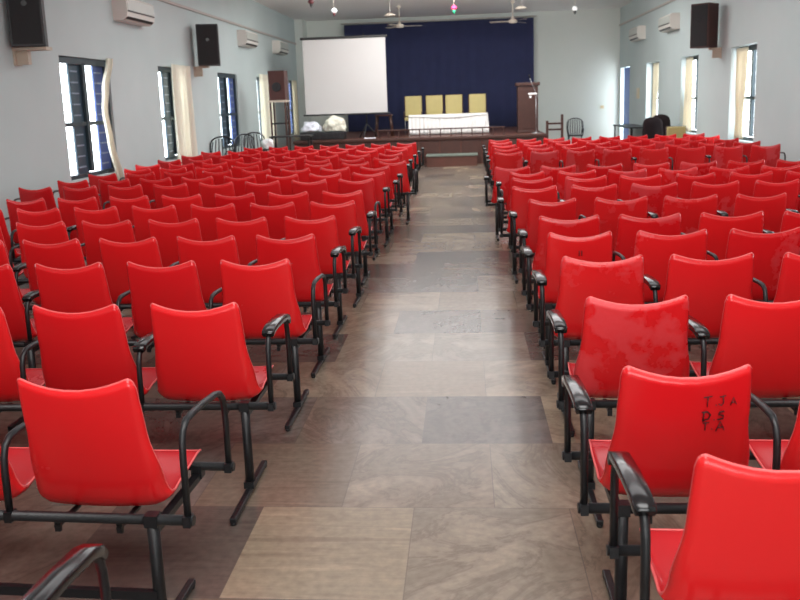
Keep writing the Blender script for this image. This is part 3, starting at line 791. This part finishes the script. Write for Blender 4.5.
# curtains at windows
def curtain(name, label, x, y0, y1, z0, z1, mt, amp=.035, folds=4, shape=None, seed=0):
    def fn(u, v):
        c, wdt = (.5, 1.0) if shape is None else shape(v)
        y = y0 + (y1 - y0) * (c + (u - .5) * wdt)
        z = z1 - v * (z1 - z0)
        a_ = amp * (.55 + .45 * v)
        return Vector((x + a_ * math.sin(u * folds * 2 * PI + seed) + .012 * math.sin(u * folds * 4.7 * PI + seed * 2 + v * 2), y + .012 * math.sin(v * 5 + u * 9 + seed), z))
    b = MB(); b.grid(fn, 60, 18, thick=.004)
    o = b.build(name, mt); return tag(o, label, 'curtain', 'window curtains')
def tied(v):
    tab = [(0, .90), (.25, .45), (.42, .30), (.65, .48), (1, .92)]
    return lerp_tab(tab, v), lerp_tab([(0, .36), (.25, .28), (.42, .22), (.65, .30), (1, .42)], v)
XC = XL + .072
curtain('window_curtain', 'white curtain gathered into a narrow bow at the nearest left window', XC, 12.42, 12.96, .62, 2.57, M['curtain_white'], .028, 2.5, tied, 1)
curtain('window_curtain', 'cream curtain covering most of the second left window', XC, 15.68, 16.92, .55, 2.60, M['curtain_white'], .050, 3.5, None, 2)
curtain('window_curtain', 'pale pinkish curtain at left window behind the wooden speaker', XC, 22.7, 24.3, .60, 2.62, M['curtain_white'], .04, 5, None, 4)
curtain('window_curtain', 'pale narrow curtain at left window nearest the stage', XC, 27.1, 27.75, .60, 2.55, M['curtain'], .03, 3, None, 5)
def taper(v): return .5 + .12 * v, 1.0 - .45 * math.exp(-((v - .8) / .3) ** 2)
XRc = XR + .10
curtain('window_curtain', 'cream curtain at the right window nearest the camera', XRc, 16.48, 17.06, .80, 2.55, M['curtain'], .03, 4, taper, 6)
curtain('window_curtain', 'yellowish cream curtain at second right window', XRc, 20.25, 20.90, .80, 2.55, M['curtain'], .035, 4, lambda v: (.5 + .1 * v, .7 + .3 * v), 7)
curtain('window_curtain', 'narrow cream curtain at the third right window, nearest the doorway', XRc, 23.75, 24.35, 1.0, 2.57, M['curtain'], .03, 3, taper, 8)

# wooden speaker on tall black stand by the left wall
bx0, bx1 = at_y(267.5, 71, 20.6), at_y(285.5, 100, 20.6)
sp = empty('floor_speaker', ((bx0.x + bx1.x) / 2, 20.8, bx1.z + .0)); tag(sp, 'reddish brown wooden speaker box on tall stand by the left wall', 'speaker')
bw, bh = bx1.x - bx0.x, bx0.z - bx1.z
b = MB(); b.box((0, 0, bh / 2), (bw, .42, bh), bevel=.008); b.build('cabinet', mat('red_brown_wood', (.055, .013, .009), .5, noise=.2), sp)
b = MB(); b.lathe([(.115, 0), (.115, .02), (.09, .022), (.05, -.01 + .02), (.02, .025)], (0, -.21, bh * .45), 24, Matrix.Rotation(PI / 2, 3, 'X')); b.build('driver', M['spk'], sp)
sh = bx1.z
sd = empty('speaker_stand', ((bx0.x + bx1.x) / 2, 20.8, 0)); tag(sd, 'tall dark metal stand under the wooden speaker box', 'stand')
for sx in (-1, 1):
    for yy in (-.18, .18):
        b = MB(); b.box((sx * (bw / 2 - .02), yy, (sh - .05) / 2), (.04, .04, sh - .05)); b.build('leg', M['wood'], sd)
b = MB(); b.box((0, 0, sh - .025), (bw + .04, .44, .05)); b.build('top', M['bracket'], sd)
b = MB(); b.box((0, -.18, 1.30), (bw - .08, .03, .04)); b.box((0, .18, 1.30), (bw - .08, .03, .04)); b.build('crossbar', M['black'], sd)

def leg_table(name, loc, size, label, mt, rz=0):
    L_, W_, H_ = size; root = empty(name, loc, rz); tag(root, label, 'table')
    b = MB(); b.box((0, 0, H_ - .018), (L_, W_, .036), bevel=.006); b.build('tabletop', mt, root)
    for sx in (-1, 1):
        for sy_ in (-1, 1):
            b = MB(); b.box((sx * (L_ / 2 - .05), sy_ * (W_ / 2 - .05), (H_ - .036) / 2), (.04, .04, H_ - .036)); b.build('leg', M['black'], root)
    return root
leg_table('side_table', (-4.2, 19.9, 0), (1.0, .5, 1.02), 'dark table in front of the wooden speaker stand', M['dark'])
leg_table('side_table', (4.92, 24.9, 0), (.62, 2.6, .82), 'long black metal table against the right wall', M['black'])
tag(lump('helmet', (at_y(268, 149, 19.0).x, 19.0, .76), (.14, .14, .14), 8, M['whiteball']), 'small white bundle on the stool behind the last left row', 'bundle')
b = MB(); b.lathe([(.16, .74), (.16, .76)], (0, 0, 0), 16)
o = empty('round_stool', (at_y(268, 149, 19.0).x, 19.0, 0)); tag(o, 'small dark stool holding a white bundle behind the left chairs', 'stool')
b.build('seat', M['dark'], o)
for k in range(4):
    an = PI / 4 + k * PI / 2; b = MB(); b.tube([(.19 * math.cos(an), .19 * math.sin(an), 0), (.13 * math.cos(an), .13 * math.sin(an), .745)], .014, 6); b.build('leg', M['black'], o)

# black moulded chairs with slatted backs
def slat_chair(mt):
    root = empty('black_chair')
    b = MB()
    for k in range(7):
        u = (k - 3) / 3
        b.tube([(u * .20, -.0, .44), (u * .24, .05, .68), (u * .20, .09, .96 - .07 * u * u)], .013, 6)
    top = [(-.24, .05, .50), (-.265, .06, .72), (-.235, .085, .90), (-.13, .095, .97), (0, .098, .99), (.13, .095, .97), (.235, .085, .90), (.265, .06, .72), (.24, .05, .50)]
    b.tube(catmull(top, 4), .018, 8); b.build('backrest', mt, root)
    b = MB(); b.box((0, -.20, .43), (.48, .46, .035), bevel=.015, seg=3); b.build('seat', mt, root)
    for sx in (-1, 1):
        b = MB(); b.tube([(sx * .20, -.38, .42), (sx * .235, -.43, 0)], .018, 6); b.build('leg', mt, root)
        b = MB(); b.tube([(sx * .21, -.02, .42), (sx * .235, .06, 0)], .018, 6); b.build('leg', mt, root)
        b = MB(); b.tube([(sx * .25, .06, .66), (sx * .275, -.25, .66), (sx * .265, -.38, .60), (sx * .235, -.40, .42)], .015, 6); b.build('armrest', mt, root)
    return root
bc = slat_chair(M['black'])
for i, (cx_, yy, rz, lab) in enumerate(((-5.36, 17.95, .2, 'black slatted chair with arms against the third left window'), (-5.20, 19.1, -.3, 'black slatted chair between the left wall windows'),
                                        (-5.18, 20.1, .3, 'black slatted chair in front of the pinkish curtain on the left'), (3.72, 28.3, -.1, 'black slatted chair against the back wall right of the stage'))):
    o = bc if i == 0 else copy_tree(bc)
    o.location = (cx_, yy, 0); o.rotation_euler = (0, 0, rz); o.scale = (1, 1, 1.12 if i < 3 else 1.0)
    tag(o, lab, 'chair', 'black slatted chairs along the walls')
# cloth-covered chairs and a yellow chair on the right
def draped(label, loc, seed, h):
    b = MB(); rr = random.Random(seed); ph = rr.uniform(0, 6)
    def fn(u, v):
        a_ = u * 2 * PI; k = v
        fold = 1 + .06 * math.sin(a_ * 7 + ph) * k
        rad = min(1.0, (1 - (1 - min(1, k / .28)) ** 2.2)) * (.82 + .18 * k)
        z = h * (1 - .16 * min(1, k / .28) ** 2 - .84 * max(0, (k - .28) / .72))
        return Vector((.27 * rad * fold * math.cos(a_), .10 - .16 * k + (.10 + .22 * k) * rad * fold * math.sin(a_), z))
    b.grid(fn, 48, 16); bmesh.ops.remove_doubles(b.bm, verts=b.bm.verts[:], dist=.0005)
    o = b.build('covered_chair', M['darkcloth'], None, loc); return tag(o, label, 'chair', 'cloth covered chairs by the right wall')
draped('dark brown cloth covered chair by the right wall, left hump', (4.50, 20.2, 0), 1, 1.18)
draped('dark brown cloth covered chair beside the yellow chair', (4.86, 20.95, 0), 2, 1.22)
o = copy_tree(c0); o.location = (4.82, 19.3, 0); o.rotation_euler = (0, 0, PI * .02); o.scale = (.84, .84, .86)
tag(o, 'yellow cream chair with dark frame by the right wall', 'chair', None)
if 'group' in o: del o['group']
o['group'] = 'cream upholstered chairs'
# wall switch plates
b = MB(); b.box((0, 0, 0), (.02, .34, .32), bevel=.004); o = b.build('switch_board', M['switch'], None, (XR - .01, 25.9, 1.75)); tag(o, 'small tan switch board on right wall beside the blue door', 'switch board')
b = MB(); b.box((0, 0, 0), (.12, .02, .1), bevel=.003); o = b.build('socket_plate', M['switch'], None, (at_y(602, 107, YB).x, YB - .01, at_y(602, 107, YB).z)); tag(o, 'small socket plate on the back wall right of the stage', 'socket')

# ------------------------------------------------------------------ ceiling fans and hanging ornaments
def fan(label, loc, yaw):
    root = empty('ceiling_fan', loc, yaw); tag(root, label, 'ceiling fan', 'ceiling fans')
    drop = ZC - loc[2]
    b = MB(); b.tube([(0, 0, .10), (0, 0, drop - .05)], .014, 8); b.build('rod', M['fan'], root)
    b = MB(); b.lathe([(.02, 0), (.06, .02), (.06, .06), (.02, .09)], (0, 0, drop - .09), 16); b.build('canopy', M['fan'], root)
    b = MB(); b.lathe([(.03, -.06), (.12, -.045), (.14, 0), (.12, .04), (.05, .07), (.03, .14)], (0, 0, 0), 24); b.build('motor', M['fan'], root)
    for k in range(3):
        an = k * 2 * PI / 3; c_, s_ = math.cos(an), math.sin(an)
        def fn(u, v):
            r = .13 + .55 * u; wd = (.045 + .03 * min(1, u * 3)) * (v * 2 - 1)
            return Vector((c_ * r - s_ * wd, s_ * r + c_ * wd, .0 + .012 * (v * 2 - 1)))
        b = MB(); b.grid(fn, 10, 4, thick=.006); b.build('blade', M['fan'], root)
    return root
fan('ceiling fan above stage at left of the navy curtain top', (-1.88, 25.4, 3.98), .15)
fan('ceiling fan above stage at right end of the navy curtain', (1.50, 25.4, 3.98), 1.0)
def dome(label, loc):
    root = empty('pendant_lamp', loc); tag(root, label, 'lamp', 'pendant lamps')
    d = ZC - loc[2]
    b = MB(); b.tube([(0, 0, .05), (0, 0, d)], .010, 8); b.build('rod', M['pipe'], root)
    b = MB(); b.lathe([(.16, 0), (.15, .03), (.08, .07), (.02, .09)], (0, 0, 0), 20); b.build('shade', M['fan'], root)
dome('flat beige pendant lamp hanging left of the ceiling centre', (at_y(390, 15, 23.2).x, 23.2, at_y(390, 16, 23.2).z))
dome('flat beige pendant lamp hanging right of the ceiling centre', (at_y(521, 9, 23.2).x, 23.2, at_y(521, 9, 23.2).z))
def ornament(label, px, py, y, cap, ball):
    p = at_y(px, py, y); root = empty('hanging_ornament', p); tag(root, label, 'ornament', 'hanging ceiling ornaments'); d = ZC - p.z
    b = MB(); b.tube([(0, 0, .05), (0, 0, d)], .006, 6); b.build('cord', M['fan'], root)
    b = MB(); b.lathe([(.01, -.06), (.05, -.045), (.085, 0), (.06, .05), (.015, .075)], (0, 0, 0), 18); b.build('ball', ball, root)
    b = MB(); b.lathe([(.006, -.14), (.03, -.10), (.045, -.04)], (0, 0, 0), 14); b.build('tip', cap, root)
ornament('maroon tipped ornament hanging above the projection screen left corner', 311, 2, 21.0, M['dark'], M['redcap'])
ornament('white ball ornament with maroon tip hanging above the projection screen', 334, 11, 21.5, M['redcap'], M['whiteball'])
ornament('pink and green foil ornament hanging above the navy curtain', 454, 8, 21.3, mat('green_foil', (.02, .35, .16), .2, metal=.4), M['pink'])
ornament('white ball ornament with dark tip hanging right of the navy curtain', 575, 9, 23.0, M['dark'], M['whiteball'])
